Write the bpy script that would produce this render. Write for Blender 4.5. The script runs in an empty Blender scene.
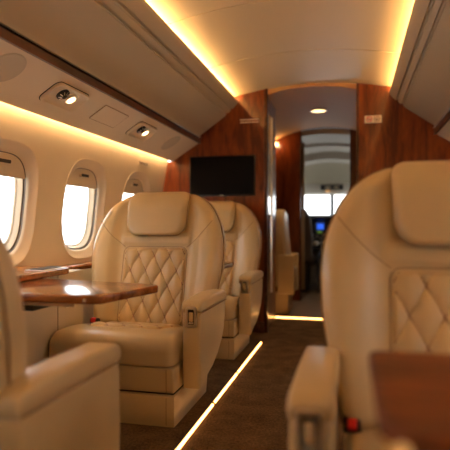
import bpy, bmesh, math, random
from mathutils import Vector, Matrix
random.seed(4)
PI = math.pi
C = bpy.context.scene.collection
sc = bpy.context.scene
XC = -0.333                     # cabin centre line

# ------------------------------------------------------------------ materials
def mat(name, color, rough=0.5, metal=0.0, coat=0.0, bump=None, emit=None, estr=0.0, vary=None, spec=None):
    m = bpy.data.materials.new(name); m.use_nodes = True
    nt = m.node_tree; b = nt.nodes['Principled BSDF']
    b.inputs['Base Color'].default_value = (*color, 1)
    b.inputs['Roughness'].default_value = rough
    b.inputs['Metallic'].default_value = metal
    b.inputs['Coat Weight'].default_value = coat
    b.inputs['Coat Roughness'].default_value = 0.06
    if spec is not None: b.inputs['Specular IOR Level'].default_value = spec
    tc = nt.nodes.new('ShaderNodeTexCoord')
    if vary:
        n = nt.nodes.new('ShaderNodeTexNoise'); n.inputs['Scale'].default_value = vary[0]; n.inputs['Detail'].default_value = 4
        r = nt.nodes.new('ShaderNodeValToRGB')
        r.color_ramp.elements[0].position = 0.3; r.color_ramp.elements[1].position = 0.7
        a = vary[1]
        r.color_ramp.elements[0].color = (*[c*(1-a) for c in color], 1)
        r.color_ramp.elements[1].color = (*[min(1, c*(1+a)) for c in color], 1)
        nt.links.new(tc.outputs['Object'], n.inputs['Vector']); nt.links.new(n.outputs['Fac'], r.inputs['Fac'])
        nt.links.new(r.outputs['Color'], b.inputs['Base Color'])
    if bump:
        n = nt.nodes.new('ShaderNodeTexNoise'); n.inputs['Scale'].default_value = bump[0]; n.inputs['Detail'].default_value = 3
        bp = nt.nodes.new('ShaderNodeBump'); bp.inputs['Strength'].default_value = bump[1]; bp.inputs['Distance'].default_value = bump[2]
        nt.links.new(tc.outputs['Object'], n.inputs['Vector']); nt.links.new(n.outputs['Fac'], bp.inputs['Height'])
        nt.links.new(bp.outputs['Normal'], b.inputs['Normal'])
    if emit:
        b.inputs['Emission Color'].default_value = (*emit, 1); b.inputs['Emission Strength'].default_value = estr
    return m

def wood(name, c1, c2, scale=(3, 3, 0.6), rough=0.3, coat=0.4):
    m = bpy.data.materials.new(name); m.use_nodes = True
    nt = m.node_tree; b = nt.nodes['Principled BSDF']
    tc = nt.nodes.new('ShaderNodeTexCoord'); mp = nt.nodes.new('ShaderNodeMapping')
    mp.inputs['Scale'].default_value = scale
    n = nt.nodes.new('ShaderNodeTexNoise'); n.inputs['Scale'].default_value = 3.2; n.inputs['Detail'].default_value = 7; n.inputs['Distortion'].default_value = 1.6
    n2 = nt.nodes.new('ShaderNodeTexNoise'); n2.inputs['Scale'].default_value = 22; n2.inputs['Detail'].default_value = 3
    mx = nt.nodes.new('ShaderNodeMath'); mx.operation = 'MULTIPLY_ADD'; mx.inputs[1].default_value = 0.3
    r = nt.nodes.new('ShaderNodeValToRGB')
    e = r.color_ramp.elements
    e[0].position = 0.50; e[0].color = (*c1, 1); e[1].position = 0.82; e[1].color = (*c2, 1)
    nt.links.new(tc.outputs['Object'], mp.inputs['Vector'])
    nt.links.new(mp.outputs['Vector'], n.inputs['Vector']); nt.links.new(mp.outputs['Vector'], n2.inputs['Vector'])
    nt.links.new(n2.outputs['Fac'], mx.inputs[0]); nt.links.new(n.outputs['Fac'], mx.inputs[2])
    nt.links.new(mx.outputs[0], r.inputs['Fac']); nt.links.new(r.outputs['Color'], b.inputs['Base Color'])
    b.inputs['Roughness'].default_value = rough; b.inputs['Coat Weight'].default_value = coat; b.inputs['Coat Roughness'].default_value = 0.05
    b.inputs['Specular IOR Level'].default_value = 0.3
    return m

def carpet(name, c1, c2):
    m = mat(name, c1, 0.95, spec=0.1)
    nt = m.node_tree; b = nt.nodes['Principled BSDF']
    tc = nt.nodes.new('ShaderNodeTexCoord')
    n = nt.nodes.new('ShaderNodeTexNoise'); n.inputs['Scale'].default_value = 85; n.inputs['Detail'].default_value = 6; n.inputs['Roughness'].default_value = 0.8
    n2 = nt.nodes.new('ShaderNodeTexNoise'); n2.inputs['Scale'].default_value = 9; n2.inputs['Detail'].default_value = 3
    ad = nt.nodes.new('ShaderNodeMath'); ad.operation = 'MULTIPLY_ADD'; ad.inputs[1].default_value = 0.35
    r = nt.nodes.new('ShaderNodeValToRGB'); r.color_ramp.elements[0].position = .52; r.color_ramp.elements[1].position = .82
    r.color_ramp.elements[0].color = (*c1, 1); r.color_ramp.elements[1].color = (*c2, 1)
    bp = nt.nodes.new('ShaderNodeBump'); bp.inputs['Strength'].default_value = 0.8; bp.inputs['Distance'].default_value = 0.006
    L = nt.links
    L.new(tc.outputs['Object'], n.inputs['Vector']); L.new(tc.outputs['Object'], n2.inputs['Vector'])
    L.new(n2.outputs['Fac'], ad.inputs[0]); L.new(n.outputs['Fac'], ad.inputs[2]); L.new(ad.outputs[0], r.inputs['Fac'])
    L.new(r.outputs['Color'], b.inputs['Base Color']); L.new(n.outputs['Fac'], bp.inputs['Height']); L.new(bp.outputs['Normal'], b.inputs['Normal'])
    return m

LEATHER_C = (0.56, 0.43, 0.24)
M = {}
M['leather'] = mat('cream leather', LEATHER_C, 0.34, bump=(320, 0.25, 0.0012), vary=(5, 0.05))
M['quilt'] = mat('quilted cream leather', (0.56, 0.41, 0.215), 0.36, bump=(320, 0.25, 0.0012))
M['seam'] = mat('brown seam thread', (0.27, 0.17, 0.09), 0.7)
M['crease'] = mat('tan seam cord', (0.36, 0.25, 0.14), 0.6)
M['stitch'] = mat('russet stitching', (0.16, 0.035, 0.02), 0.7)
M['panel'] = mat('cream wall lining', (0.66, 0.56, 0.40), 0.55, bump=(60, 0.08, 0.002), vary=(2.5, 0.04))
M['bin'] = mat('warm grey overhead lining', (0.46, 0.40, 0.29), 0.45, bump=(90, 0.06, 0.001))
M['ceil'] = mat('ivory ceiling lining', (0.68, 0.55, 0.34), 0.40, bump=(50, 0.04, 0.001))
M['bezel'] = mat('satin window surround', (0.66, 0.55, 0.39), 0.4)
M['wood'] = wood('red walnut veneer', (0.080, 0.014, 0.0035), (0.235, 0.050, 0.009))
M['woodt'] = wood('burr walnut table veneer', (0.15, 0.045, 0.013), (0.42, 0.155, 0.045), (0.9, 4, 4), 0.16, 0.3)
M['woodm'] = wood('matt walnut table veneer', (0.075, 0.021, 0.006), (0.20, 0.055, 0.013), (0.9, 4, 4), 0.6, 0.0)
M['woodd'] = wood('dark walnut trim', (0.030, 0.008, 0.004), (0.11, 0.028, 0.010), (4, 0.7, 4))
M['chrome'] = mat('polished nickel', (0.80, 0.76, 0.70), 0.28, 1.0)
M['black'] = mat('black plastic', (0.012, 0.012, 0.013), 0.4)
M['dark'] = mat('dark rubber', (0.02, 0.017, 0.014), 0.7)
M['red'] = mat('red button', (0.75, 0.02, 0.015), 0.35)
M['screen'] = mat('dark screen glass', (0.002, 0.002, 0.0025), 0.4, spec=0.08)
M['carpet'] = carpet('brown carpet', (0.038, 0.021, 0.011), (0.19, 0.115, 0.058))
M['tile'] = mat('grey brown entry floor', (0.26, 0.20, 0.15), 0.45, vary=(6, 0.12))
M['mirror'] = mat('bronze mirror', (0.62, 0.50, 0.38), 0.05, 1.0)
M['curtain'] = mat('tan curtain cloth', (0.42, 0.27, 0.13), 0.8)
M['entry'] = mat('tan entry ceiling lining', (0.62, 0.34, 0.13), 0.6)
M['grey'] = mat('cockpit grey lining', (0.52, 0.47, 0.38), 0.6)
M['greytan'] = mat('cockpit tan lining', (0.42, 0.36, 0.25), 0.6)
M['cseat'] = mat('dark sheepskin', (0.10, 0.08, 0.065), 0.85)
M['plate'] = mat('ivory plate', (0.85, 0.74, 0.58), 0.4)
M['led'] = mat('warm light strip', (1, .8, .5), 0.5, emit=(1.0, 0.60, 0.25), estr=48)
M['ledw'] = mat('warm wall light strip', (1, .8, .5), 0.5, emit=(1.0, 0.68, 0.37), estr=36)
M['ledf'] = mat('warm floor light strip', (1, .8, .5), 0.5, emit=(1.0, 0.44, 0.115), estr=9)
M['lamp'] = mat('lamp lens', (1, .85, .6), 0.4, emit=(1.0, 0.62, 0.25), estr=3.5)
M['gasket'] = mat('grey brown rubber seal', (0.16, 0.13, 0.10), 0.6)
M['blue'] = mat('blue display', (0, 0, 0), 0.3, emit=(0.03, 0.12, 0.75), estr=1.1)
M['green'] = mat('green display', (0, 0, 0), 0.3, emit=(0.25, 0.45, 0.06), estr=0.5)
M['amber'] = mat('amber display', (0, 0, 0), 0.3, emit=(0.8, 0.42, 0.15), estr=0.9)

g = bpy.data.materials.new('cabin window glass'); g.use_nodes = True
nt = g.node_tree; nt.nodes.clear()
o_ = nt.nodes.new('ShaderNodeOutputMaterial'); mi = nt.nodes.new('ShaderNodeMixShader'); tr = nt.nodes.new('ShaderNodeBsdfTransparent')
gl = nt.nodes.new('ShaderNodeBsdfGlossy'); gl.inputs['Roughness'].default_value = 0.03; mi.inputs[0].default_value = 0.06
tr.inputs[0].default_value = (0.93, 0.96, 0.97, 1)
nt.links.new(tr.outputs[0], mi.inputs[1]); nt.links.new(gl.outputs[0], mi.inputs[2]); nt.links.new(mi.outputs[0], o_.inputs[0])
M['glass'] = g

# ------------------------------------------------------------------ helpers
def link(name, me, m, parent=None, smooth=True, angle=35):
    me.materials.append(m)
    if smooth:
        me.polygons.foreach_set('use_smooth', [True]*len(me.polygons))
        me.set_sharp_from_angle(angle=math.radians(angle))
    o = bpy.data.objects.new(name, me); C.objects.link(o)
    if parent: o.parent = parent
    return o
def obj(name, bm, m, parent=None, smooth=True, angle=35, fix=True):
    if fix: bmesh.ops.recalc_face_normals(bm, faces=bm.faces)
    me = bpy.data.meshes.new(name); bm.to_mesh(me); bm.free()
    return link(name, me, m, parent, smooth, angle)
def thing(name, label, cat, loc=(0, 0, 0), rz=0, group=None):
    o = bpy.data.objects.new(name, None); C.objects.link(o); o.location = loc; o.rotation_euler = (0, 0, rz)
    o.empty_display_size = 0.1
    o['label'] = label; o['category'] = cat
    if group: o['group'] = group
    return o
def struct(o, label=None, cat=None):
    o['kind'] = 'structure'
    if label: o['label'] = label
    if cat: o['category'] = cat
    return o
def sempty(name, label, cat):
    o = bpy.data.objects.new(name, None); C.objects.link(o); return struct(o, label, cat)
def add_box(bm, x0, x1, y0, y1, z0, z1, bevel=0.0, seg=3):
    b2 = bmesh.new(); bmesh.ops.create_cube(b2, size=1)
    for v in b2.verts:
        v.co = Vector(((x0+x1)/2 + v.co.x*(x1-x0), (y0+y1)/2 + v.co.y*(y1-y0), (z0+z1)/2 + v.co.z*(z1-z0)))
    if bevel > 0:
        bmesh.ops.bevel(b2, geom=b2.edges[:], offset=bevel, segments=seg, profile=0.5, affect='EDGES')
    merge(bm, b2)
def merge(bm, b2):
    mp = {}
    for v in b2.verts: mp[v] = bm.verts.new(v.co)
    for f in b2.faces:
        try: bm.faces.new([mp[v] for v in f.verts])
        except ValueError: pass
    b2.free()
def box(x0, x1, y0, y1, z0, z1, bevel=0.0, seg=3):
    bm = bmesh.new(); add_box(bm, x0, x1, y0, y1, z0, z1, bevel, seg); return bm
def add_tube(bm, pts, r, n=8, closed=False, cap=True):
    pts = [Vector(p) for p in pts]; rings = []
    N = len(pts)
    for i, p in enumerate(pts):
        a = pts[(i-1) % N] if (closed or i > 0) else p
        b = pts[(i+1) % N] if (closed or i < N-1) else p
        t = (b-a).normalized()
        up = Vector((0, 0, 1)) if abs(t.z) < 0.9 else Vector((0, 1, 0))
        u = t.cross(up).normalized(); w = t.cross(u)
        rr = r[i] if isinstance(r, (list, tuple)) else r
        rings.append([bm.verts.new(p + u*math.cos(2*PI*k/n)*rr + w*math.sin(2*PI*k/n)*rr) for k in range(n)])
    for i in range(N if closed else N-1):
        A = rings[i]; B = rings[(i+1) % N]
        for k in range(n): bm.faces.new((A[k], A[(k+1) % n], B[(k+1) % n], B[k]))
    if not closed and cap:
        bm.faces.new(rings[0][::-1]); bm.faces.new(rings[-1])
def loft(bm, rings, closed_ring=True, cap0=True, cap1=True):
    vr = [[bm.verts.new(p) for p in r] for r in rings]
    n = len(vr[0])
    for A, B in zip(vr, vr[1:]):
        for k in range(n if closed_ring else n-1):
            bm.faces.new((A[k], A[(k+1) % n], B[(k+1) % n], B[k]))
    if cap0: bm.faces.new(vr[0][::-1])
    if cap1: bm.faces.new(vr[-1])
    return vr
def prism(poly, axis, a, b, bevel=0.0, seg=3):
    """poly of 2D points pushed along an axis: 'x' (y,z), 'y' (x,z), 'z' (x,y)"""
    bm = bmesh.new()
    def P(p, t): return {'x': (t, p[0], p[1]), 'y': (p[0], t, p[1]), 'z': (p[0], p[1], t)}[axis]
    loft(bm, [[P(p, a) for p in poly], [P(p, b) for p in poly]])
    bmesh.ops.recalc_face_normals(bm, faces=bm.faces)
    if bevel > 0:
        es = [e for e in bm.edges if e.calc_face_angle(0) > math.radians(30)]
        bmesh.ops.bevel(bm, geom=es, offset=bevel, segments=seg, profile=0.5, affect='EDGES')
    return bm
def sheet(profile, ys, thick_dir=None):
    """open cross-section profile [(x,z)] swept along the cabin"""
    bm = bmesh.new()
    loft(bm, [[(x, y, z) for x, z in profile] for y in ys], closed_ring=False, cap0=False, cap1=False)
    return bm
def rrect(hw, hh, r, n=8, cx=0, cz=0, rb=None):
    """rounded rectangle outline, anticlockwise"""
    pts = []
    for (sx, sz, a0) in ((1, 1, 0), (-1, 1, PI/2), (-1, -1, PI), (1, -1, 3*PI/2)):
        rr = r if (sz > 0 or rb is None) else rb
        for k in range(n+1):
            a = a0 + PI/2*k/n
            pts.append((cx + sx*(hw-rr) + rr*math.cos(a), cz + sz*(hh-rr) + rr*math.sin(a)))
    return pts
def resample(pts, n):
    P = [Vector((a, b)) for a, b in pts]; P.append(P[0])
    L = [0]
    for a, b in zip(P, P[1:]): L.append(L[-1] + (b-a).length)
    out = []; j = 0
    for i in range(n):
        t = L[-1]*i/n
        while L[j+1] < t: j += 1
        f = (t-L[j])/max(1e-9, L[j+1]-L[j])
        q = P[j].lerp(P[j+1], f); out.append((q.x, q.y))
    return out
def pad(outline, c, front, back, e=0.12, r=0.04, rb=None, nr=22, to3=None):
    """cushion: outline in (x,z), front/back give y; rounded rim"""
    rb = rb or r
    bm = bmesh.new(); rings = []
    cx, cz = c
    def ring(s, fy, dy):
        R = []
        for (x, z) in outline:
            X = cx + (x-cx)*s; Z = cz + (z-cz)*s
            p = (X, fy(X, Z) + dy, Z); R.append(to3(p) if to3 else p)
        return R
    s0 = 0.03
    for i in range(nr): rings.append(ring(s0 + (1-e-s0)*i/(nr-1), front, 0))
    for i in range(1, 9):
        a = PI/2*i/8; rings.append(ring(1-e+e*math.sin(a), front, r*(1-math.cos(a))))
    for i in range(8, 0, -1):
        a = PI/2*i/8; rings.append(ring(1-e+e*math.sin(a), back, -rb*(1-math.cos(a))))
    for i in range(8): rings.append(ring(s0 + (1-e-s0)*(7-i)/7, back, 0))
    loft(bm, rings); return bm
def smooth01(t): t = max(0, min(1, t)); return t*t*(3-2*t)
def kids(o): return [c for c in bpy.data.objects if c.parent == o]
def copy_tree(o, parent=None):
    c = o.copy(); C.objects.link(c)
    if parent: c.parent = parent
    for ch in kids(o): copy_tree(ch, c)
    return c

# ------------------------------------------------------------------ cabin shell
def X(s, hx): return XC + s*hx
Y0, YB, YE, YF = -2.6, 4.30, 6.20, 8.0
def ceil_z(h): return 2.062 - 0.07*(h/0.617)**2
# ceiling: panels with shallow cross grooves
ys = [Y0]; dz = [0]
seams = [s for s in (-1.44, -0.62, 0.20, 1.02, 1.84, 2.66, 3.48)]
for s in seams:
    for d, h in ((-0.007, 0), (-0.003, 0.011), (0.003, 0.011), (0.007, 0)): ys.append(s+d); dz.append(h)
ys.append(YB+0.02); dz.append(0)
bm = bmesh.new()
hs = [0.75*math.sin(PI/2*i/14) for i in range(-14, 15)]
loft(bm, [[(X(1, h), y, ceil_z(h)+d) for h in hs] for y, d in zip(ys, dz)], closed_ring=False, cap0=False, cap1=False)
struct(obj('ceiling', bm, M['ceil'], fix=False), 'arched ivory cabin ceiling with curved cross seams', 'ceiling')
# entry ceiling, forward of the divider
bm = bmesh.new()
def ceil2(h): return 2.045 - 0.16*(abs(h)/0.617)**2.2
hs2 = [0.8*i/14 for i in range(-14, 15)]
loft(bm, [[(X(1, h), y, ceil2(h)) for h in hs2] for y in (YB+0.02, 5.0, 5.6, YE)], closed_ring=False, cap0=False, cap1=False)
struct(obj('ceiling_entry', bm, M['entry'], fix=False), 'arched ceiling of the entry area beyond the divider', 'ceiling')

bm = bmesh.new()
loft(bm, [[(X(1, h), YB+.02, ceil_z(h)+.003) for h in hs2], [(X(1, h), YB+.021, ceil2(h)-.003) for h in hs2]], closed_ring=False, cap0=False, cap1=False)
struct(obj('trim_90', bm, M['entry'], fix=False), 'slim arched step where the cabin ceiling meets the entry ceiling', 'trim')
def bin_profile(s):
    P = [(.75, 1.99), (.75, 1.925), (.66, 1.93), (.632, 1.952), (.622, 1.957), (.614, 1.954), (.612, 1.945),
         (.618, 1.930), (.638, 1.906), (.660, 1.884), (.668, 1.890), (.678, 1.884), (.678, 1.870), (.688, 1.859), (.700, 1.850), (.708, 1.856), (.718, 1.848), (.716, 1.836),
         (.74, 1.816), (.79, 1.780), (.85, 1.738), (.90, 1.702), (.935, 1.678), (.948, 1.664), (.950, 1.655), (.943, 1.650), (.930, 1.650)]
    return [(X(s, a), b) for a, b in P]
def psu_profile(s):
    P = [(.955, 1.606), (.962, 1.603), (.97, 1.598), (1.05, 1.548), (1.12, 1.503), (1.185, 1.460), (1.192, 1.452), (1.198, 1.453), (1.200, 1.462), (1.200, 1.520), (1.24, 1.525)]
    return [(X(s, a), b) for a, b in P]
WP = [(1.53, 1.238), (1.45, 1.243), (1.35, 1.258), (1.25, 1.277), (1.10, 1.302), (.95, 1.320), (.80, 1.327), (.66, 1.327), (.0, 1.327)]
def wallh(z):
    for (za, ha), (zb, hb) in zip(WP, WP[1:]):
        if z >= zb: return ha + (hb-ha)*(za-z)/(za-zb)
    return 1.327
def wall_pt(s, y, z, off=0): return (X(s, wallh(z)+off), y, z)

SIDES = ((-1, 'left'), (1, 'right'))
tn = 0
for s, side in SIDES:
    tn += 1
    struct(obj('trim_%d' % tn, sheet(bin_profile(s), [Y0, YB+0.01]), M['bin'], fix=False), 'smooth beige overhead locker panel with a long groove, %s side of the aisle' % side, 'panel')
    tn += 1
    P = [(X(s, a), b) for a, b in ((.940, 1.638), (.960, 1.634), (.966, 1.628), (.968, 1.612), (.963, 1.604), (.940, 1.600))]
    struct(obj('trim_%d' % tn, prism(P, 'y', Y0, YB+.01), M['woodd']), 'dark glossy wooden rail under the overhead locker, %s side' % side, 'rail')
    tn += 1
    struct(obj('trim_%d' % tn, sheet(psu_profile(s), [Y0, YB+0.01]), M['panel'], fix=False), 'sloping cream service panel above the windows, %s side' % side, 'panel')
    # entry side walls, upper curve
    tn += 1
    P = [(X(s, a), b) for a, b in ((.75, 1.82), (.95, 1.68), (1.15, 1.5), (1.25, 1.3), (1.31, 1.0), (1.327, .6), (1.327, 0))]
    struct(obj('trim_%d' % tn, sheet(P, [YB+0.05, YE]), M['panel'], fix=False), 'cream side lining of the entry area, %s side' % side, 'panel')

# windows
WY = [2.20 + 0.78*k for k in range(-5, 3)]
WZ = 1.0; HW, HH = 0.212, 0.262
def superell(hw, hh, n=64, p=2.9):
    out = []
    for i in range(n):
        a = 2*PI*i/n; c, s_ = math.cos(a), math.sin(a)
        out.append((hw*math.copysign(abs(c)**(2/p), c), hh*math.copysign(abs(s_)**(2/p), s_)))
    return out
def rect_ray(pt, y0, y1, z0, z1, cy, cz):
    dx, dz_ = pt; t = 1e9
    if dx > 1e-9: t = min(t, (y1-cy)/dx)
    if dx < -1e-9: t = min(t, (y0-cy)/dx)
    if dz_ > 1e-9: t = min(t, (z1-cz)/dz_)
    if dz_ < -1e-9: t = min(t, (z0-cz)/dz_)
    return (dx*t, dz_*t)
for s, side in SIDES:
    bm = bmesh.new()
    ztop, zbot = 1.53, 0.60
    zl = [ztop, 1.49, 1.45, 1.40, 1.35, 1.25, 1.1, .95, .8, zbot]
    hole = superell(HW+.046, HH+.046)
    zl = sorted({round(WZ+q[1], 5) for q in (rect_ray(p, -.31, .31, zbot, ztop, 0, WZ) for p in hole) if q[0] > .3099 and abs(q[1]) < .999} | {zbot, ztop}, reverse=True)
    half = 0.31
    prev = Y0
    for wy in WY:
        a, b = wy-half, wy+half
        loft(bm, [[wall_pt(s, y, z) for z in zl] for y in (prev, a)], closed_ring=False, cap0=False, cap1=False)
        hole = superell(HW+.046, HH+.046)
        rings = []
        outer = [rect_ray(p, a, b, zbot, ztop, wy, WZ) for p in hole]
        outer = [(a_, b_) for a_, b_ in outer]
        # snap nearest directions to the four corners
        for cyy, czz in ((a, zbot), (a, ztop), (b, zbot), (b, ztop)):
            j = min(range(len(outer)), key=lambda i: (outer[i][0]+wy-cyy)**2 + (outer[i][1]+WZ-czz)**2)
            outer[j] = (cyy-wy, czz-WZ)
        for k in range(7):
            f = k/6
            rings.append([wall_pt(s, wy + p[0]*(1-f) + q[0]*f, WZ + p[1]*(1-f) + q[1]*f) for p, q in zip(hole, outer)])
        loft(bm, rings, cap0=False, cap1=False)
        prev = b
    loft(bm, [[wall_pt(s, y, z) for z in zl] for y in (prev, YB+.02)], closed_ring=False, cap0=False, cap1=False)
    bmesh.ops.remove_doubles(bm, verts=bm.verts, dist=0.0005)
    struct(obj('wall_%s' % side, bm, M['panel'], angle=60), 'curved cream sidewall around the oval windows, %s side' % side, 'wall')

wn = 0
def window(s, wy, label):
    global wn
    wn += 1
    w = sempty('window_%d' % wn, label, 'window')
    # surround: raised bead that dips into the reveal
    prof = [(.052, .052, .002), (.051, .051, -.003), (.047, .047, -.003), (.042, .042, .001), (.030, .030, .009), (.014, .014, .018), (.004, .004, .022), (0, 0, .026), (-.005, -.005, .034)]
    rings = []
    for dy, dz_, off in prof:
        rings.append([wall_pt(s, wy+p[0], WZ+p[1], off) for p in superell(HW+dy, HH+dz_)])
    bm = bmesh.new(); loft(bm, rings, cap0=False, cap1=False)
    obj('surround', bm, M['bezel'], w, angle=60)
    prof = [(-.016, -.016, .045), (-.020, -.020, .050), (-.030, -.030, .074), (-.034, -.034, .072), (-.038, -.038, .08)]
    bm = bmesh.new(); loft(bm, [[wall_pt(s, wy+p[0], WZ+p[1], off) for p in superell(HW+a, HH+b)] for a, b, off in prof], cap0=False, cap1=False)
    obj('reveal', bm, M['panel'], w, angle=50)
    prof = [(-.005, -.005, .034), (-.007, -.007, .043), (-.016, -.016, .045)]
    bm = bmesh.new(); loft(bm, [[wall_pt(s, wy+p[0], WZ+p[1], off) for p in superell(HW+a, HH+b)] for a, b, off in prof], cap0=False, cap1=False)
    obj('gasket', bm, M['gasket'], w, angle=50)
    bm = bmesh.new()
    ringo = [wall_pt(s, wy+p[0], WZ+p[1], .079) for p in superell(HW-.036, HH-.036)]
    bm.faces.new([bm.verts.new(p) for p in ringo])
    obj('pane', bm, M['glass'], w, smooth=False)
    # shade, a little down to port; unseen starboard ones lowered more to cut daylight
    zc = WZ+HH-(.122 if s < 0 else .27)
    ol = [(p[0], p[1]) for p in superell(HW-.010, HH-.010, 96) if p[1] > zc-WZ]
    ol.sort(key=lambda p: -p[0])
    ol = [(ol[0][0], zc-WZ)] + ol + [(ol[-1][0], zc-WZ)]
    bm = bmesh.new()
    loft(bm, [[wall_pt(s, wy+p[0], WZ+p[1], o) for p in ol] for o in (.036, .042)])
    sh = obj('shade', bm, M['bezel'], w)
    bm = bmesh.new()
    hz = WZ+HH-.050
    R = [[wall_pt(s, wy+p[0], hz+p[1], o) for p in rrect(.055, .013, .011)] for o in (.037, .027)]
    loft(bm, R)
    hd = obj('shade_handle', bm, M['bezel'], sh)
    bm = bmesh.new()
    loft(bm, [[wall_pt(s, wy+p[0], hz+p[1], o) for p in rrect(.046, .0085, .006)] for o in (.029, .0262)])
    obj('handle_slot', bm, M['dark'], w)
    return w
for k, wy in enumerate(WY):
    window(-1, wy, {5: 'oval cabin window nearest the table, shade slightly lowered', 6: 'oval cabin window between table and quilted seat back',
                    7: 'oval cabin window half hidden behind the large seat headrest'}.get(k, 'oval cabin window further aft, port side'))
for k, wy in enumerate(WY): window(1, wy, 'oval cabin window on the starboard side')

# lower side lining and ledges
for s, side in SIDES:
    tn += 1
    P = [(X(s, 1.235), 0), (X(s, 1.225), .30), (X(s, 1.215), .60), (X(s, 1.24), .645), (X(s, 1.30), .645), (X(s, 1.327), .62), (X(s, 1.327), 0)]
    struct(obj('trim_%d' % tn, prism(P, 'y', Y0, YB), M['panel']), 'cream lower side lining below the %s ledge' % side, 'panel')
    tn += 1
    a, b = (1.232, 1.335)
    P = [(X(s, b), .640), (X(s, a+.004), .632), (X(s, a), .640), (X(s, a), .656), (X(s, a+.006), .664), (X(s, b), .664)]
    struct(obj('trim_%d' % tn, prism(P, 'y', 2.24 if s < 0 else Y0, YB, 0.003, 2), M['woodt']), 'narrow polished wooden window ledge, %s side' % side, 'ledge')
tn += 1
P = [(X(-1, 1.335), .64), (X(-1, 1.045), .630), (X(-1, 1.035), .638), (X(-1, 1.035), .662), (X(-1, 1.042), .670), (X(-1, 1.335), .670)]
P2 = [(-1.66, Y0), (-1.345, Y0), (-1.345, 2.27), (-1.36, 2.31), (-1.41, 2.345), (-1.56, 2.36), (-1.66, 2.36)]
struct(obj('trim_%d' % tn, prism(P2, 'z', .661, .690, .006, 3), M['woodt']), 'wide polished wooden ledge beside the table', 'ledge')
tn += 1
struct(obj('trim_%d' % tn, box(-1.60, -1.412, 1.62, 2.54, 0, .660, .006), M['panel']), 'cream console under the wide wooden ledge', 'panel')

# floor
bm = bmesh.new(); add_box(bm, XC-1.4, XC+1.4, Y0, 5.02, -.05, 0)
struct(obj('floor', bm, M['carpet'], smooth=False), 'brown flecked carpet of the cabin and aisle', 'floor')
struct(obj('floor_entry', box(XC-1.4, XC+1.4, 5.02, YF+.3, -.05, -.001), M['tile'], smooth=False), 'grey brown entry floor beyond the light strip', 'floor')
# aft bulkhead behind camera
struct(obj('wall_back', box(XC-1.45, XC+1.45, Y0-.06, Y0, 0, 2.15), M['panel'], smooth=False), 'cream aft cabin wall', 'wall')
# outer skin over the lockers so no daylight leaks into the slots
for s, side in SIDES:
    tn += 1
    P = [(X(s, .70), 2.12), (X(s, .80), 2.06), (X(s, 1.0), 1.86), (X(s, 1.25), 1.56), (X(s, 1.27), 1.50)]
    struct(obj('trim_%d' % tn, sheet(P, [Y0, YF]), M['dark'], fix=False), 'dark fuselage lining behind the lockers, %s side' % side, 'panel')
tn += 1
struct(obj('trim_%d' % tn, sheet([(X(-1, .72), 2.10), (X(1, .72), 2.10)], [Y0, YF]), M['dark'], fix=False), 'dark fuselage lining above the ceiling', 'panel')

# cabin outline used by the dividers
def cab_outline(s, x_in, z_top_fn):
    pts = [(x_in, 0)]
    hin = abs(x_in-XC)
    n = 6
    for i in range(n+1):
        h = hin + (0.63-hin)*i/n
        pts.append((X(s, h), ceil_z(h)+.01))
    pts += [(X(s, .66), 1.925), (X(s, .70), 1.872), (X(s, .76), 1.815), (X(s, .85), 1.75), (X(s, .945), 1.67), (X(s, .975), 1.60), (X(s, 1.19), 1.46), (X(s, 1.24), 1.45)]
    pts += [(X(s, wallh(z)+.004), z) for z in (1.35, 1.25, 1.1, .95, .8, .66, .3, 0)]
    return pts
lb = thing('divider_cabinet', 'tall glossy red walnut cabinet wall carrying the black screen', 'cabinet', (0, 0, 0))
pl = cab_outline(-1, -0.705, None)
obj('front_panel', prism(pl, 'y', YB, YB+.04, 0), M['wood'], lb)
pl2 = [(X(-1, .372), .02)] + [(X(-1, h), ceil2(h)-.002) for h in (.372, .45, .5, .6, .7, .79)] + [(X(-1, 1.0), 1.63), (X(-1, 1.22), 1.35), (X(-1, 1.3), 1.0), (X(-1, 1.3), .02)]
obj('side_body', prism([(x-.004, z) for x, z in pl2], 'y', YB+.04, 4.88, 0), M['wood'], lb)
obj('corner_post', box(-.722, -.694, YB-.008, YB+.055, 0, 2.045, .006), M['woodd'], lb)
obj('mirror_strip', box(-.7110, -.7040, 4.385, 4.60, .30, 1.86, .002), M['mirror'], lb)
f = bmesh.new()
for y in (4.378, 4.607): add_tube(f, [(-.705, y, .3), (-.703, y, 1.86)], .007)
obj('mirror_edging', f, M['chrome'], lb)
# floor-level trim
obj('kick_rail', box(-1.6, -.72, YB-.012, YB, 0, .09, .003), M['woodd'], lb)
rb_ = thing('walnut_divider', 'tall glossy walnut divider with the small ivory sign plate', 'divider', (0, 0, 0))
pr = cab_outline(1, 0.035, None)
obj('front_panel', prism(pr, 'y', YB, YB+.04, 0), M['wood'], rb_)
pr2 = [(X(1, .372), .02)] + [(X(1, h), ceil2(h)-.002) for h in (.372, .45, .5, .6, .7, .79)] + [(X(1, 1.0), 1.63), (X(1, 1.22), 1.35), (X(1, 1.3), 1.0), (X(1, 1.3), .02)]
obj('side_body', prism(pr2, 'y', YB+.04, 4.88, 0), M['wood'], rb_)
obj('corner_post', box(.026, .046, YB-.008, YB+.055, 0, 2.045, .005), M['woodd'], rb_)

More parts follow.
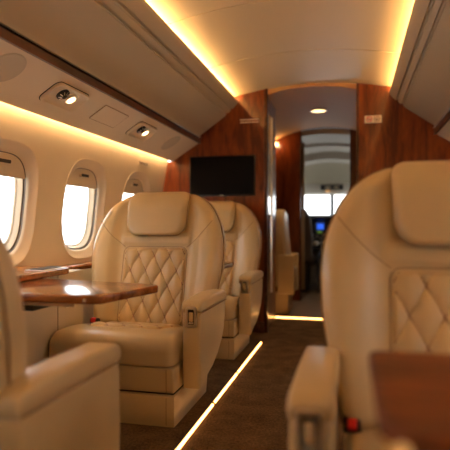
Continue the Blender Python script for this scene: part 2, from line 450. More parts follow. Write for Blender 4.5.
# ------------------------------------------------------------------ light strips
def strip(name, label, x0, x1, y0, y1, z0, z1, m, group):
    t = thing(name, label, 'light', ((x0+x1)/2, y0, z0), 0, group)
    cx = (x0+x1)/2
    obj('diffuser', box(x0-cx, x1-cx, 0, y1-y0, .002, z1-z0, .001, 1), m, t)
    obj('channel', box(x0-cx-.003, x1-cx+.003, 0, y1-y0, -.002, .002), M['chrome'], t)
    return t
for s, side in SIDES:
    a, b = sorted((X(s, .665), X(s, .690)))
    o = obj('ceiling_light_strip', box(a, b, Y0+.05, YB-.02, 1.930, 1.950), M['led'])
    o['label'] = 'warm light strip tucked along the %s edge of the arched ceiling' % ('port' if s < 0 else 'starboard'); o['category'] = 'light'; o['group'] = 'hidden cove lights'
    a, b = sorted((X(s, 1.208), X(s, 1.232)))
    o = obj('wall_light_strip', box(a, b, Y0+.05, YB-.02, 1.508, 1.512), M['ledw'])
    o['label'] = 'warm light strip above the %s windows' % ('port' if s < 0 else 'starboard'); o['category'] = 'light'; o['group'] = 'hidden window lights'
seg = [(0.2, 1.35), (1.37, 2.50), (2.52, 3.05), (3.07, 3.90)]
labs = ['glowing floor strip beside the foreground armrest', 'glowing floor strip passing the base of the large seat', 'glowing floor strip between the two cream seats', 'glowing floor strip ending at the walnut cabinet']
for (a, b), l in zip(seg, labs):
    t = thing('floor_light_strip', l, 'light', (-.683, a, 0), 0, 'aisle floor lights')
    obj('channel', prism([(-.010, 0), (-.010, .013), (-.006, .015), (-.004, .015), (.012, .003), (.012, 0)], 'y', 0, b-a), M['dark'], t)
    obj('diffuser', prism([(.003, .0135), (.005, .0135), (.0115, .0085), (.0115, .0032)], 'y', .004, b-a-.004), M['ledf'], t)
t = thing('floor_light_strip', 'glowing floor strip crossing the aisle beyond the dividers', 'light', (-.9, 5.0, 0), 0, 'aisle floor lights')
obj('channel', box(0, 1.0, 0, .03, 0, .010), M['dark'], t)
obj('diffuser', prism([(-.006, .003), (-.006, .011), (.016, .013), (.016, .003)], 'x', .01, .99), M['ledf'], t)

# ------------------------------------------------------------------ seats
def quilt_h(a, b, wa, wb, h):
    u = a/wa + b/wb; v = a/wa - b/wb
    return h*(max(0, abs(math.sin(PI*u))*abs(math.sin(PI*v))))**0.42
def quilt_lines(a0, a1, b0, b1, wa, wb):
    """segments of the diamond lattice clipped to a rectangle"""
    out = []
    for sgn in (1, -1):
        for k in range(-14, 15):
            # a/wa + sgn*b/wb = k
            pts = []
            n = 160
            for i in range(n+1):
                b = b0 + (b1-b0)*i/n; a = wa*(k - sgn*b/wb)
                if a0 <= a <= a1: pts.append((a, b))
            if len(pts) > 3: out.append((sgn, pts))
    return out
def plan(z):        # half width of the backrest at height z
    T = [(.36, .325), (.45, .345), (.55, .362), (.65, .378), (.75, .383), (.83, .377), (.90, .358), (.96, .331), (1.0, .304), (1.03, .276), (1.055, .243), (1.071, .213), (1.078, .187)]
    for (a, wa), (b, wb) in zip(T, T[1:]):
        if z <= b: return wa + (wb-wa)*(z-a)/(b-a)
    return T[-1][1]
def back_front(x, z):
    y = .485 + (z-.40)*.245
    w = max(.2, plan(min(z, 1.07)))
    t = (abs(x)-.185)/max(.09, (w-.185))
    if t > 0:
        k = (smooth01((.98-z)/.25)*.3 + .7)*smooth01((1.085-z)/.09)
        y -= .056*k*math.sin(PI*min(1, t*.62))*smooth01(t*2.2)
    y += .012*smooth01((z-.83)/.03)*(1-smooth01((abs(x)-.17)/.02))          # recess behind the headrest
    if t <= 0.1: y -= .010*smooth01((z-.775)/.03)*(1-smooth01((z-.83)/.02))  # roll above the quilting
    return y
def back_back(x, z):
    return .485 + (z-.40)*.245 + .135 - .05*(abs(x)/.38)**2 + .03*math.sin(PI*max(0, min(1, (z-.3)/.8)))

def surf_line(pts, f, off=0): return [(x, f(x, z)+off, z) for x, z in pts]

def make_seat(sd, label, loc, rz):
    """sd = +1 / -1 : side of the armrest (local x)"""
    root = thing('cabin_seat', label, 'seat', loc, rz, 'cream leather cabin seats')
    L = M['leather']
    # plinth and frame
    b = prism([(-.02, .0), (-.02, .138), (.54, .138), (.50, .0)], 'x', -.315, .322, .006, 2)
    obj('plinth', b, L, root)
    b = box(-.305, .31, .005, .50, .137, .150); obj('plinth_gap', b, M['dark'], root)
    b = prism([(-.012, .149), (-.018, .262), (.54, .262), (.54, .149)], 'x', -.318, .318, .008, 3)
    fr = obj('seat_frame', b, L, root)
    sb = bmesh.new()
    add_tube(sb, [(-.284*-sd, -.0195, .152), (-.284*-sd, -.021, .258)], .0016, 6)
    obj('frame_seam', sb, M['seam'], fr)
    sb = bmesh.new(); add_tube(sb, [(.284*sd, -.0205, .01), (.284*sd, -.0205, .13)], .0015, 6)
    obj('plinth_seam', sb, M['seam'], root)
    # cushion: rounded block with gentle crown
    ol = resample(rrect(.316, .295, .045, 8, 0, .268), 96)
    def top(x, y): return .398 - .055*smooth01((y-.12)/.45) - .018*smooth01((.05-y)/.08) - .006*(x/.3)**2 + 0.004
    def bot(x, y): return .262
    bm = pad([(x, -y) for x, y in ol], (0, -.268), lambda x, z: -top(x, -z), lambda x, z: -bot(x, -z), .13, .05, .012, 14, to3=lambda p: (p[0], -p[2], -p[1]))
    cu = obj('seat_cushion', bm, L, root, angle=50)
    # quilted insert on the cushion
    def qgrid(a0, a1, b0, b1, na, nb, f, wa, wb, h, r, m, name, parent, b_off):
        bm = bmesh.new(); G = []
        ca, cb = (a0+a1)/2, (b0+b1)/2; ha, hb = (a1-a0)/2, (b1-b0)/2
        for j in range(nb+1):
            row = []
            for i in range(na+1):
                u = -1+2*i/na; v = -1+2*j/nb
                # round the corners by squeezing rows near the ends
                vv = abs(v)*hb; lim = ha
                if vv > hb-r: lim = ha - r + math.sqrt(max(0, r*r-(vv-(hb-r))**2))
                a = ca + u*lim; b = cb + v*hb
                ed = min(1, (1-abs(u))*ha/.016, (1-abs(v))*hb/.016)
                ed = math.sin(PI/2*max(0, ed))
                row.append(bm.verts.new(f(a, b, (quilt_h(a-ca, b-b_off, wa, wb, h))*ed - .008*(1-ed) + .004)))
            G.append(row)
        for j in range(nb):
            for i in range(na): bm.faces.new((G[j][i], G[j][i+1], G[j+1][i+1], G[j+1][i]))
        return obj(name, bm, m, parent, angle=80)
    fc = lambda a, b, h: (a, b, top(a, b) + h)
    qi = qgrid(-.20, .20, .14, .47, 96, 80, fc, .092, .16, .010, .03, M['quilt'], 'quilted_insert', cu, 0)
    sb = bmesh.new()
    for sg, pts in quilt_lines(-.193, .193, .147, .463, .092, .16):
        for i in range(0, len(pts)-3, 5): add_tube(sb, [fc(pts[i][0], pts[i][1], .0055), fc(pts[i+3][0], pts[i+3][1], .0055)], .0026 if sg > 0 else .0015, 4)
    obj('stitching', sb, M['stitch'], qi, smooth=False)
    # backrest
    zs = [.34 + (1.078-.34)*i/40 for i in range(41)]
    right = [(plan(z), z) for z in zs]
    ol = right + [(.12, 1.080), (0, 1.080), (-.12, 1.080)] + [(-x, z) for x, z in reversed(right)]
    ol = resample(ol, 150)
    bm = pad(ol, (0, .70), back_front, lambda x, z: back_front(x, z)*0 + back_back(x, z)-.03, .13, .062, .03, 40)
    br = obj('backrest', bm, L, root, angle=60)
    # outer shell wrapping the rear
    ol2 = [(x*1.012, z*1.004-.004) for x, z in ol]
    bm = pad(ol2, (0, .70), lambda x, z: back_back(x, z)-.055, lambda x, z: back_back(x, z)+.012, .06, .012, .03, 12)
    obj('back_shell', bm, L, root, angle=60)
    sb = bmesh.new()
    add_tube(sb, [(x*1.004, back_back(x, z)-.060, z*1.002-.002) for x, z in ol2], .003, 6, closed=True)
    obj('shell_piping', sb, M['seam'], root)
    # seams on the backrest: shoulder diagonals and panel border
    sb = bmesh.new()
    for q in (1, -1):
        p0, p1 = Vector((.185, .775)), Vector((.335, .925))
        pts = [(q*(p0.x+(p1.x-p0.x)*i/12), p0.y+(p1.y-p0.y)*i/12 - .012*math.sin(PI*i/12)) for i in range(13)]
        add_tube(sb, surf_line(pts, back_front, -.0006), .0022, 6)
    border = resample(rrect(.190, .215, .035, 6, 0, .562), 90)
    add_tube(sb, surf_line(border, back_front, -.001), .0022, 6, closed=True)
    obj('backrest_seams', sb, M['crease'], br)
    fb = lambda a, b, h: (a, back_front(a, b)-h, b)
    qp = qgrid(-.186, .186, .352, .772, 110, 130, fb, .092, .165, .016, .03, M['quilt'], 'quilted_panel', br, .562)
    sb = bmesh.new()
    for sg, pts in quilt_lines(-.18, .18, -.202, .202, .092, .165):
        for i in range(0, len(pts)-3, 4): add_tube(sb, [fb(pts[i][0], pts[i][1]+.562, .006), fb(pts[i+3][0], pts[i+3][1]+.562, .006)], .0027 if sg > 0 else .0016, 4)
    obj('stitching', sb, M['stitch'], qp, smooth=False)
    # headrest
    hz0, hz1 = .842, 1.092
    base = rrect(.182, (hz1-hz0)/2, .045, 8, 0, (hz0+hz1)/2, rb=.070)
    base = [(x*(1.0-.04*((hz1-z)/(hz1-hz0))), z) for x, z in base]
    ol3 = resample(base, 110)
    def hf(x, z):
        t = (z-hz0)/(hz1-hz0)
        return back_front(0, .80) + (z-.80)*.22 - .052 + .010*(x/.18)**2 + .055*smooth01((t-.62)/.5)
    def hb(x, z): return .485 + (z-.40)*.245 + .085
    bm = pad(ol3, (0, (hz0+hz1)/2), hf, hb, .16, .030, .03, 20)
    hr = obj('headrest', bm, L, root, angle=60)
    sb = bmesh.new()
    add_tube(sb, [(x*1.0, hf(x, z)+.038, z) for x, z in ol3], .0028, 6, closed=True)
    obj('headrest_piping', sb, M['seam'], hr)
    # armrest
    x0, x1 = (.334*sd, .420*sd)
    pf = [(.062, .150), (.15, .178), (.28, .205), (.375, .243), (.45, .290), (.50, .345), (.53, .42), (.538, .50), (.070, .50), (.058, .46), (.055, .30)]
    ar = obj('armrest_panel', prism(pf, 'x', min(x0, x1), max(x0, x1), .012, 3), L, root)
    xa, xb = sorted((.327*sd, .424*sd))
    pt = [(.058, .500), (.054, .528), (.066, .548), (.095, .556), (.30, .560), (.50, .555), (.545, .542), (.55, .500)]
    obj('armrest_pad', prism(pt, 'x', xa, xb, .014, 4), L, root, angle=50)
    sb = bmesh.new(); add_tube(sb, [(.4235*sd, .07, .499), (.4235*sd, .54, .499)], .0018, 6)
    obj('armrest_seam', sb, M['seam'], ar)
    # control plate on the arm front
    cx = .377*sd
    bm = bmesh.new()
    o1 = rrect(.026, .046, .010, 5, cx, .482); o2 = rrect(.015, .035, .005, 5, cx, .482)
    loft(bm, [[(x, .062, z) for x, z in o1], [(x, .0465, z) for x, z in o1], [(x, .0465, z) for x, z in o2], [(x, .054, z) for x, z in o2]], cap0=True, cap1=False)
    fp = obj('latch_frame', bm, M['chrome'], root)
    bm = prism(o2, 'y', .0525, .062); obj('latch_recess', bm, M['black'], root)
    obj('latch_handle', box(cx-.010, cx+.010, .046, .056, .462, .504, .003), L, root)
    obj('latch_bar', box(cx-.011, cx+.011, .045, .055, .451, .459, .002), M['chrome'], root)
    # seat belt
    bm = bmesh.new(); add_box(bm, -.318, -.27, .40, .475, .352, .385, .008)
    bk = obj('belt_buckle', bm, M['black'], root)
    obj('release_button', box(-.306, -.282, .385, .412, .366, .392, .005), M['red'], bk)
    bm = bmesh.new()
    loft(bm, [[(-.30+a, y, z), (-.262+a, y, z), (-.262+a, y, z+.004), (-.30+a, y, z+.004)] for a, y, z in ((0, .46, .366), (.01, .475, .364), (.03, .48, .352), (.05, .485, .345))])
    obj('belt_strap', bm, M['black'], root)
    return root

s1 = make_seat(1, 'large cream leather seat facing back behind the polished table, quilted back in focus', (-1.09, 2.20, 0), 0)
s2 = copy_tree(s1); s2.location = (-1.09, 3.40, 0)
s2['label'] = 'cream quilted seat standing behind the large one, below the black screen'
s3 = make_seat(-1, 'blurred cream seat close to the camera behind the matt brown table', (.292, 1.0, 0), 0)
s4 = copy_tree(s3); s4.location = (-1.09, 1.485, 0); s4.rotation_euler = (0, 0, PI)
for ch in kids(s4):
    if ch.name.split('.')[0] in ('backrest', 'back_shell', 'shell_piping', 'headrest'): ch.location.y -= .072
s4['label'] = 'forward facing cream seat in the foreground, mostly its armrest and back edge showing'

# ------------------------------------------------------------------ tables
def table(label, loc, poly, edge_m, under, matl):
    t = thing('folding_table', label, 'table', loc, 0, 'fold out cabin tables')
    obj('table_top', prism(poly, 'z', 0.0, .030, .008, 4), matl, t, angle=30)
    xs = [p[0] for p in poly]
    return t
poly1 = [(-1.372, 1.600), (-.865, 1.600), (-.828, 1.612), (-.752, 1.935), (-.757, 1.960), (-.785, 1.985), (-1.372, 2.085)]
P1 = [(x, y-1.6) for x, y in poly1]
t1 = table('polished wooden table leaf in front of the large seat, reflecting a window', (0, 1.6, .630), P1, None, None, M['woodt'])
br = box(-1.372, -1.15, .10, .36, -.05, .001, .004); obj('bracket', br, M['black'], t1)
bm = bmesh.new(); add_tube(bm, [(-1.15, .05, -.012), (-.95, .05, -.012)], .007); obj('slide_rail', bm, M['chrome'], t1)
bm = bmesh.new()
add_tube(bm, [(-.885, .002, .014), (-.885, -.002, .014)], .006, 12)  # small chrome pin added in place of reflections on the table edge
obj('catch_or_glint_pin', bm, M['chrome'], t1)
t2 = table('second wooden table leaf, tip just showing between the two cream seats', (0, 2.96, .632), [(-1.56, 0), (-.79, 0), (-.765, .015), (-.745, .30), (-.76, .33), (-1.56, .36)], None, None, M['woodt'])
obj('tip_plate', box(-.762, -.7435, .05, .27, .006, .024, .003), M['chrome'], t2)
obj('bracket', box(-1.5, -1.3, .06, .3, -.05, .001, .004), M['black'], t2)
P3 = [(.030, .06), (.060, 0), (.72, 0), (.72, .40), (.045, .40), (.028, .385)]
t3 = table('matt brown wooden table leaf in the near corner by the blurred seat', (0, .60, .640), P3, None, None, M['woodm'])
obj('bracket', box(.42, .70, .08, .3, -.05, .001, .004), M['black'], t3)
bm = bmesh.new(); add_tube(bm, [(.052, .010, -.006), (.052, -.004, .014)], .010, 12); obj('catch_or_glint_pin', bm, M['chrome'], t3)
# right hand ledge that carries the table leaf
tn += 1
struct(obj('trim_%d' % tn, box(.715, .99, Y0, 1.35, .636, .668, .006), M['woodt']), 'wide wooden ledge beside the near table', 'ledge')
tn += 1
struct(obj('trim_%d' % tn, box(.735, .92, Y0, 1.30, 0, .634, .006), M['panel']), 'cream console under the near ledge', 'panel')
# control panel on the wide ledge
t = thing('control_panel', 'small black and metal switch panel set in the wide wooden ledge', 'switch panel', (-1.415, 2.20, .690))
obj('plate', box(-.05, .05, -.10, .10, 0, .004, .0015), M['chrome'], t)
for k in range(3): obj('switch', box(-.034, .034, -.085+.06*k, -.038+.06*k, .004, .008, .0015), M['black'], t)
t = thing('socket', 'small dark round socket on the cream console by the seat cushion', 'socket', (-1.412, 2.37, .50))
bm = bmesh.new(); add_tube(bm, [(.001, -.08, -.45), (.001, -.08, .15)], .002, 6); obj('panel_seam', bm, M['seam'], t)
bm = bmesh.new(); add_tube(bm, [(0, 0, 0), (.006, 0, 0)], .022, 16); obj('rim', bm, M['chrome'], t)
bm = bmesh.new(); add_tube(bm, [(.005, 0, 0), (.008, 0, 0)], .015, 16); obj('cover', bm, M['dark'], t)

# ------------------------------------------------------------------ overhead service panel fittings
def psu_frame(s, tpos, y):
    """matrix on the service panel: x along cabin, y up the slope, z out of the panel into the cabin"""
    A = Vector((X(s, .97), 0, 1.598)); B = Vector((X(s, 1.185), 0, 1.460))
    p = A.lerp(B, tpos); p.y = y
    up = (A-B).normalized(); xx = Vector((0, 1, 0))
    n = xx.cross(up)
    if n.z > 0: xx = -xx; n = -n
    return Matrix((( xx.x, up.x, n.x, p.x), (xx.y, up.y, n.y, p.y), (xx.z, up.z, n.z, p.z), (0, 0, 0, 1)))
def reading_unit(s, tpos, y, label):
    t = thing('reading_light', label, 'light', (0, 0, 0), 0, 'overhead reading lights')
    mt = psu_frame(s, tpos, y); t.matrix_world = mt
    bm = bmesh.new()
    o1 = rrect(.150, .070, .034, 6); o2 = rrect(.140, .060, .028, 6); o3 = rrect(.125, .048, .024, 6)
    loft(bm, [[(x, y_, -.002) for x, y_ in o1], [(x, y_, .012) for x, y_ in o1], [(x*.985, y_*.97, .017) for x, y_ in o1], [(x, y_, .016) for x, y_ in o2], [(x*.97, y_*.97, .012) for x, y_ in o2], [(x, y_, .002) for x, y_ in o3]])
    hs_ = obj('housing', bm, M['bezel'], t, angle=50)
    b = bmesh.new(); add_tube(b, [(x*1.008, y_*1.01, .0) for x, y_ in o1], .003, 5, closed=True); obj('gap_line', b, M['dark'], hs_)
    q = 1 if s < 0 else -1
    fx = mt.to_3x3() @ Vector((1, 0, 0)); q = 1 if fx.y > 0 else -1
    # gasper vent (nearer the tail) and lamp (nearer the nose)
    def lathe(prof, cx, cy, n=20):
        b = bmesh.new(); loft(b, [[(cx+r*math.cos(2*PI*k/n), cy+r*math.sin(2*PI*k/n), h) for k in range(n)] for r, h in prof]); return b
    vx, lx = -.042*q, .040*q
    v = obj('air_vent', lathe([(.034, .001), (.034, .010), (.028, .014), (.026, .010), (.016, .012), (.012, .026), (.004, .028)], vx, .012), M['black'], t)
    b = bmesh.new()
    for k in range(8):
        a = 2*PI*k/8; add_tube(b, [(vx+.012*math.cos(a), .012+.012*math.sin(a), .020), (vx+.029*math.cos(a), .012+.029*math.sin(a), .014)], .0018, 5)
    obj('vent_fins', b, M['chrome'], v)
    ring = obj('lamp_ring', lathe([(.034, .001), (.034, .012), (.030, .016), (.025, .014), (.024, .006)], lx, .004), M['chrome'], t)
    obj('lamp_lens', lathe([(.024, .005), (.023, .012), (.012, .016), (.003, .017)], lx, .004), M['lamp'], t)
    # the lamp's beam
    ld = bpy.data.lights.new('reading_beam', 'SPOT'); ld.energy = 2.0; ld.color = (1, .66, .32); ld.spot_size = 1.7; ld.spot_blend = .8; ld.shadow_soft_size = .02
    lo = bpy.data.objects.new('reading_beam', ld); C.objects.link(lo); lo.parent = t; lo.location = (lx, .004, .03)
    return t
def hatch(s, tpos, y, label):
    t = thing('service_hatch', label, 'hatch', (0, 0, 0)); t.matrix_world = psu_frame(s, tpos, y)
    obj('cover', prism(rrect(.150, .060, .006, 3), 'z', -.002, .0035, .001, 1), M['panel'], t)
    b = bmesh.new(); add_tube(b, [(x, y_, .001) for x, y_ in rrect(.152, .062, .006, 3)], .0022, 5, closed=True); obj('gap_line', b, M['seam'], t)
def speaker(s, tpos, y, label):
    t = thing('speaker_grille', label, 'speaker', (0, 0, 0), 0, 'overhead speakers'); t.matrix_world = psu_frame(s, tpos, y)
    n = 36
    b = bmesh.new(); loft(b, [[(r*math.cos(2*PI*k/n), r*math.sin(2*PI*k/n), h) for k in range(n)] for r, h in ((.088, -.002), (.088, .002), (.084, .0035), (.08, .0025), (.01, .0025))])
    obj('grille', b, M['bin'], t)

reading_unit(-1, .43, 2.33, 'overhead reading light and air vent nearest the camera, above the table')
reading_unit(-1, .43, 3.30, 'overhead reading light and air vent further along, above the headrest')
reading_unit(-1, .43, 1.36, 'overhead reading light above the foreground seat, aft of the round speaker')
hatch(-1, .43, 2.82, 'square cream hatch between the two reading lights')
speaker(-1, .38, 1.86, 'round overhead speaker grille aft of the first reading light')
speaker(-1, .40, 3.86, 'faint round overhead speaker grille near the walnut cabinet')
for y, l in ((1.36, 'overhead reading light on the starboard side, above the near table'), (2.33, 'overhead reading light on the starboard side, above the blurred seat'), (3.30, 'overhead reading light on the starboard side, furthest forward')):
    reading_unit(1, .43, y, l)

# wall vent
t = thing('wall_vent', 'slim slotted air grille high on the sidewall near the walnut cabinet', 'vent', (0, 0, 0))
bm = bmesh.new()
loft(bm, [[wall_pt(-1, 3.78+a, 1.378+b, o) for a, b in rrect(.095, .014, .006, 3)] for o in (.002, -.004)])
obj('plate', bm, M['bezel'], t)
for q in (-1, 1):
    bm = bmesh.new()
    loft(bm, [[wall_pt(-1, 3.78+a, 1.378+q*.005+b, o) for a, b in rrect(.085, .0018, .0015, 2)] for o in (-.003, -.0048)])
    obj('slot', bm, M['dark'], t)

# ------------------------------------------------------------------ things on the dividers
t = thing('wall_screen', 'wide black flat screen mounted on the walnut cabinet', 'screen', (-1.08, YB, 1.315))
obj('casing', box(-.285, .285, -.030, 0, -.170, .170, .006), M['black'], t)
obj('display', box(-.277, .277, -.032, -.029, -.158, .163, .001, 1), M['screen'], t)
obj('maker_mark', box(-.016, .016, -.0315, -.029, -.166, -.161), M['chrome'], t, smooth=False)
t = thing('slotted_plate', 'slim metal plate with two slots high on the walnut cabinet', 'plate', (-.845, YB, 1.775))
obj('plate', box(-.085, .085, -.006, 0, -.020, .020, .003), M['wood'], t)
for q in (-1, 1): obj('slot_trim', box(-.080, .080, -.010, -.005, q*.011-.0035, q*.011+.0035, .001), M['plate'], t)
t = thing('sign_plate', 'small ivory sign with no smoking and seat belt symbols on the right divider', 'sign', (.155, YB, 1.742))
obj('plate', prism(rrect(.066, .030, .006, 4), 'y', -.004, 0, .001, 1), M['plate'], t)
bm = bmesh.new()
cir = lambda cx, r, n=24: [(cx+r*math.cos(2*PI*k/n), -.0048, r*math.sin(2*PI*k/n)) for k in range(n)]
add_tube(bm, cir(-.030, .020), .0024, 6, closed=True)
add_tube(bm, [(-.044, -.0048, .014), (-.016, -.0048, -.014)], .0024, 6)
obj('no_smoking_ring', bm, M['red'], t)
obj('cigarette_symbol', box(-.042, -.018, -.0055, -.0035, -.002, .002), M['black'], t)
bm = bmesh.new()
add_tube(bm, cir(.030, .020), .0020, 6, closed=True)
add_tube(bm, [(.016, -.0048, -.003), (.026, -.0048, -.003)], .003, 6); add_tube(bm, [(.034, -.0048, -.003), (.044, -.0048, -.003)], .003, 6)
add_box(bm, .025, .035, -.006, -.0035, -.008, .004)
obj('seat_belt_symbol', bm, M['seam'], t)

# ------------------------------------------------------------------ entry area
t = thing('downlight', 'round warm downlight in the entry ceiling', 'light', (XC, 5.25, 2.043))
def lathe0(prof, n=32):
    b = bmesh.new(); loft(b, [[(r*math.cos(2*PI*k/n), r*math.sin(2*PI*k/n), h) for k in range(n)] for r, h in prof]); return b
obj('trim_ring', lathe0([(.085, .002), (.085, -.006), (.078, -.012), (.066, -.010), (.064, .0)]), M['chrome'], t)
obj('lens', lathe0([(.064, -.001), (.064, -.008), (.03, -.012), (.004, -.013)]), M['lamp'], t)
ld = bpy.data.lights.new('downlight_beam', 'SPOT'); ld.energy = 16; ld.color = (1, .66, .34); ld.spot_size = 2.4; ld.spot_blend = .9; ld.shadow_soft_size = .06
lo = bpy.data.objects.new('downlight_beam', ld); C.objects.link(lo); lo.parent = t; lo.location = (0, 0, -.03)

def doorway_panel(name, label, s, xin):
    t = thing(name, label, 'divider')
    hin = abs(xin-XC)
    pts = [(xin, 0)] + [(X(s, h), ceil2(h)-.001) for h in [hin+(.79-hin)*i/6 for i in range(7)]] + [(X(s, 1.0), 1.64), (X(s, 1.25), 1.3), (X(s, 1.32), .9), (X(s, 1.32), 0)]
    obj('panel', prism(pts, 'y', YE, YE+.06), M['wood'], t)
    a, b = sorted((xin-.008*s*-1, xin+.014*s))
    obj('edge_post', box(a-.004, b+.004, YE-.012, YE+.075, 0, 1.99, .004), M['woodd'], t)
    return t
doorway_panel('cockpit_divider', 'dark walnut panel beside the cockpit doorway, behind the aisle seat', -1, -.60)
doorway_panel('cockpit_divider', 'narrow walnut panel at the other jamb of the cockpit doorway', 1, -.035)

t = thing('wall_lamp', 'tiny amber lamp high on the dark panel beside the cockpit doorway', 'lamp', (-.885, YE, 1.86))
obj('backplate', box(-.03, .03, -.012, 0, -.03, .03, .004), M['chrome'], t)
bm = bmesh.new(); add_tube(bm, [(0, -.012, 0), (0, -.03, 0), (0, -.05, 0)], [.022, .026, .016], 14); obj('lamp_glass', bm, M['lamp'], t)
ld = bpy.data.lights.new('wall_lamp_glow', 'POINT'); ld.energy = 1.3; ld.color = (1, .60, .28); ld.shadow_soft_size = .03
lo = bpy.data.objects.new('wall_lamp_glow', ld); C.objects.link(lo); lo.parent = t; lo.location = (0, -.09, 0)

# aisle seat seen edge on
t = thing('jump_seat', 'slim brown leather seat facing sideways in the entry area', 'seat', (-.72, 5.42, 0), -PI/2*0)
def capsule(y0, y1, x0, x1, z0, z1, m, name, bev): return obj(name, box(x0, x1, y0, y1, z0, z1, bev, 5), m, t, angle=60)
ol = resample([(-.20, .28), (.20, .28), (.215, .5), (.205, .80), (.17, .98), (.12, 1.045), (.05, 1.062), (-.05, 1.062), (-.12, 1.045), (-.17, .98), (-.205, .80), (-.215, .5)], 80)
bm = pad(ol, (0, .68), lambda y, z: -.075+.03*smooth01((z-.5)/.5), lambda y, z: .06+.02*smooth01((z-.5)/.5), .16, .04, .04, 12, to3=lambda p: (-p[1], p[0], p[2]))
obj('backrest', bm, M['leather'], t, angle=60)
capsule(-.235, -.19, -.02, .150, .20, .60, M['leather'], 'armrest', .018)
capsule(-.20, .20, .03, .14, .20, .46, M['leather'], 'seat_cushion', .03)
capsule(.19, .235, -.02, .150, .20, .60, M['leather'], 'armrest', .018)
capsule(-.17, .17, -.05, .085, 0, .21, M['leather'], 'pedestal', .010)

# curtain
bm = bmesh.new()
n = 60; F = []; B = []
for i in range(n+1):
    u = i/n; F.append((-.655+.085*u+.0, 6.30+.016*math.sin(u*26)+.05*u)); B.append((-.655+.085*u, 6.306+.016*math.sin(u*26)+.05*u))
poly = F + B[::-1]
loft(bm, [[(x, y, z) for x, y in poly] for z in (.12, 1.0, 1.90)])
o = obj('curtain', bm, M['curtain']); o['label'] = 'tan curtain gathered at the edge of the cockpit doorway'; o['category'] = 'curtain'

# ------------------------------------------------------------------ cockpit
def sec(h, k=1.0): return [(X(1, -h), .9)]
CW = 1.05
for s, side in SIDES:
    tn += 1
    P = [(X(s, CW), 0), (X(s, CW), .98)]
    struct(obj('trim_%d' % tn, sheet(P, [YE+.06, YF+.2]), M['grey'], fix=False), 'grey cockpit side lining', 'panel')
    tn += 1
    bm = bmesh.new()
    loft(bm, [[(X(s, CW), y, .98), (X(s, CW-.05), y, 1.35)] for y in (YE+.06, 7.0)], closed_ring=False, cap0=False, cap1=False)
    loft(bm, [[(X(s, CW-.05), y, 1.35), (X(s, CW-.35), y, z)] for y, z in ((YE+.06, 1.88), (6.9, 1.84), (7.4, 1.66), (YF, 1.42), (YF+.2, 1.40))], closed_ring=False, cap0=False, cap1=False)
    struct(obj('trim_%d' % tn, bm, M['grey'], fix=False), 'grey cockpit upper side lining', 'panel')
def arch(h, top, drop): return top - drop*(abs(h)/.75)**2
def arch_sheet(stations, m, label):
    global tn
    tn += 1
    bm = bmesh.new()
    hh = [.80*i/12 for i in range(-12, 13)]
    loft(bm, [[(X(1, h), y, arch(h, z, d)) for h in hh] for y, z, d in stations], closed_ring=False, cap0=False, cap1=False)
    struct(obj('trim_%d' % tn, bm, m, fix=False), label, 'ceiling')
arch_sheet([(YE+.04, 2.04, .16), (YE+.07, 1.985, .16), (6.85, 1.965, .16), (6.88, 1.93, .17)], M['grey'], 'grey arched cockpit ceiling nearest the doorway')
arch_sheet([(6.88, 1.93, .17), (7.25, 1.90, .18), (7.28, 1.81, .20), (7.45, 1.78, .2)], M['grey'], 'second grey arch of the cockpit ceiling')
arch_sheet([(7.45, 1.78, .20), (7.60, 1.70, .12), (7.82, 1.50, .05)], M['greytan'], 'tan lined dome above the windscreen')
tn += 1
struct(obj('trim_%d' % tn, box(XC-.80, XC+.80, 7.80, 7.92, 1.365, 1.51, .012), M['grey']), 'grey header above the windscreen', 'panel')
t = thing('overhead_display', 'small dark display unit on the header above the windscreen', 'display', (-.30, 7.80, 1.455))
obj('casing', box(-.16, .16, -.03, 0, -.040, .035, .006), M['black'], t)
obj('lit_segment', box(-.10, -.02, -.032, -.028, -.018, .014), M['greytan'], t)
obj('lit_segment', box(.03, .10, -.032, -.028, -.018, .014), M['greytan'], t)
obj('indicator_lamp', box(-.09, -.03, -.02, .0, -.074, -.046, .006), M['amber'], t)
for s, side in SIDES:
    wn += 1
    w = sempty('window_%d' % wn, 'cockpit side window, %s side' % side, 'window')
    bm = bmesh.new(); bm.faces.new([bm.verts.new(p) for p in ((X(s, CW), 7.0, .98), (X(s, CW), YF+.1, .98), (X(s, CW-.05), YF+.1, 1.35), (X(s, CW-.05), 7.0, 1.35))])
    obj('pane', bm, M['glass'], w, smooth=False)
# windscreen: frame, post, two panes
w = sempty('window_%d' % (wn+1), 'bright windscreen of the cockpit with a centre post', 'windscreen')
bm = bmesh.new()
add_box(bm, XC-1.1, XC+1.1, YF-.03, YF+.03, 1.35, 1.52); add_box(bm, XC-1.1, XC+1.1, YF-.03, YF+.03, .0, 1.055)
for s in (-1, 1): 
    a, b = sorted((X(s, .88), X(s, 1.1))); add_box(bm, a, b, YF-.03, YF+.03, 1.05, 1.36)
obj('frame', bm, M['grey'], w, smooth=False)
obj('centre_post', box(-.335, -.275, YF-.03, YF+.03, 1.05, 1.36, .006), M['dark'], w)
for a, b in ((XC-.88, -.335), (-.275, XC+.88)):
    bm = bmesh.new(); bm.faces.new([bm.verts.new(p) for p in ((a, YF, 1.05), (b, YF, 1.05), (b, YF, 1.36), (a, YF, 1.36))])
    obj('pane', bm, M['glass'], w, smooth=False)
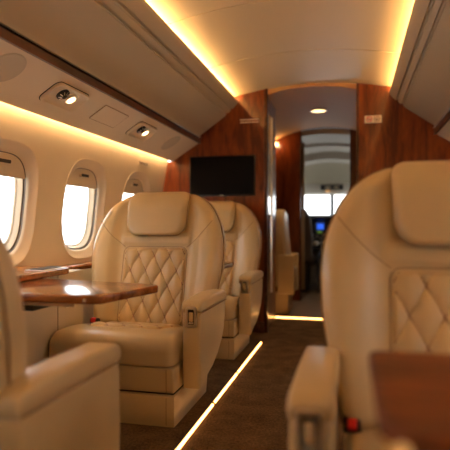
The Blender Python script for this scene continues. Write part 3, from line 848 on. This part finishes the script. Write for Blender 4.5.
# instrument panel
t = thing('instrument_panel', 'dark cockpit instrument panel with a small blue screen', 'instrument panel', (XC, 7.55, 0))
obj('glareshield', prism([(-.10, .98), (-.08, 1.035), (.42, 1.06), (.42, 1.0), (-.05, .955)], 'x', -.95, .95, .01), M['black'], t, smooth=False)
obj('panel', prism([(0, .955), (.40, .955), (.40, .55), (-.02, .55)], 'x', -.95, .95, .004), M['black'], t)
for x, z, wd, h, m, nm in ((-.12, .88, .095, .085, 'blue', 'blue_display'), (-.13, .80, .06, .02, 'green', 'green_display'), (-.28, .86, .045, .02, 'amber', 'amber_display'), (.16, .88, .10, .09, 'screen', 'dark_display'), (-.40, .87, .10, .09, 'screen', 'dark_display')):
    obj(nm, box(x-wd/2-.0, x+wd/2, -.020, .0, z-h/2, z+h/2, .003), M[m], t)
bm = bmesh.new()
random.seed(7)
for i in range(60):
    x = random.uniform(-.5, .3); z = random.uniform(.58, .78)
    add_box(bm, x-.008, x+.008, -.03, 0, z-.006, z+.006)
obj('knobs', bm, M['grey'], t, smooth=False)['kind'] = 'stuff'
t = thing('centre_pedestal', 'dark control pedestal between the pilot seats', 'pedestal', (XC-.02, 6.93, 0))
obj('body', prism([(0, 0), (0, .42), (.10, .50), (.56, .545), (.56, 0)], 'x', -.11, .11, .01), M['black'], t)
for q in (-.06, -.02, .04):
    bm = bmesh.new(); add_tube(bm, [(q, .30, .52), (q, .26, .66)], .008); add_tube(bm, [(q-.014, .26, .66), (q+.014, .26, .66)], .014)
    obj('lever', bm, M['grey'], t)
def pilot_seat(x, label):
    t = thing('pilot_seat', label, 'seat', (x, 6.95, 0), 0, 'pilot seats')
    ol = resample([(-.23, .40), (.23, .40), (.245, .7), (.22, .98), (.16, 1.10), (.08, 1.14), (-.08, 1.14), (-.16, 1.10), (-.22, .98), (-.245, .7)], 80)
    bm = pad(ol, (0, .76), lambda a, z: -.05-.0*z, lambda a, z: .09, .14, .05, .05, 10)
    obj('backrest', bm, M['cseat'], t, angle=60)
    obj('seat_cushion', box(-.25, .25, .02, .50, .36, .48, .04), M['cseat'], t)
    obj('pedestal', box(-.18, .18, .02, .42, 0, .37, .02), M['black'], t)
    for q in (-1, 1): obj('armrest', box(q*.27-.03, q*.27+.03, .02, .34, .62, .68, .02), M['grey'], t)
pilot_seat(-.76, 'dark pilot seat with a grey armrest seen through the cockpit doorway')
pilot_seat(.10, 'second pilot seat on the other side of the pedestal')

# ------------------------------------------------------------------ daylight outside, camera
w = bpy.data.worlds.new('daylight'); sc.world = w; w.use_nodes = True
bg = w.node_tree.nodes['Background']; bg.inputs[0].default_value = (0.97, 0.985, 1.0, 1); bg.inputs[1].default_value = 4.7

cd = bpy.data.cameras.new('camera'); cam = bpy.data.objects.new('camera', cd); C.objects.link(cam)
cam.location = (0, 0, .9); cam.rotation_euler = (PI/2, 0, math.atan(128/520))
cd.sensor_width = 36; cd.lens = 520/450*36; cd.clip_start = .05
cd.dof.use_dof = True; cd.dof.focus_distance = 2.55; cd.dof.aperture_fstop = 1.6
sc.camera = cam
vs = sc.view_settings
vs.view_transform = 'Standard'; vs.look = 'None'; vs.gamma = 1; vs.use_curve_mapping = False; vs.exposure = 0.22
sc.cycles.max_bounces = 10; sc.cycles.diffuse_bounces = 6; sc.cycles.transparent_max_bounces = 12
sc.cycles.use_denoising = True; sc.cycles.sample_clamp_indirect = 6
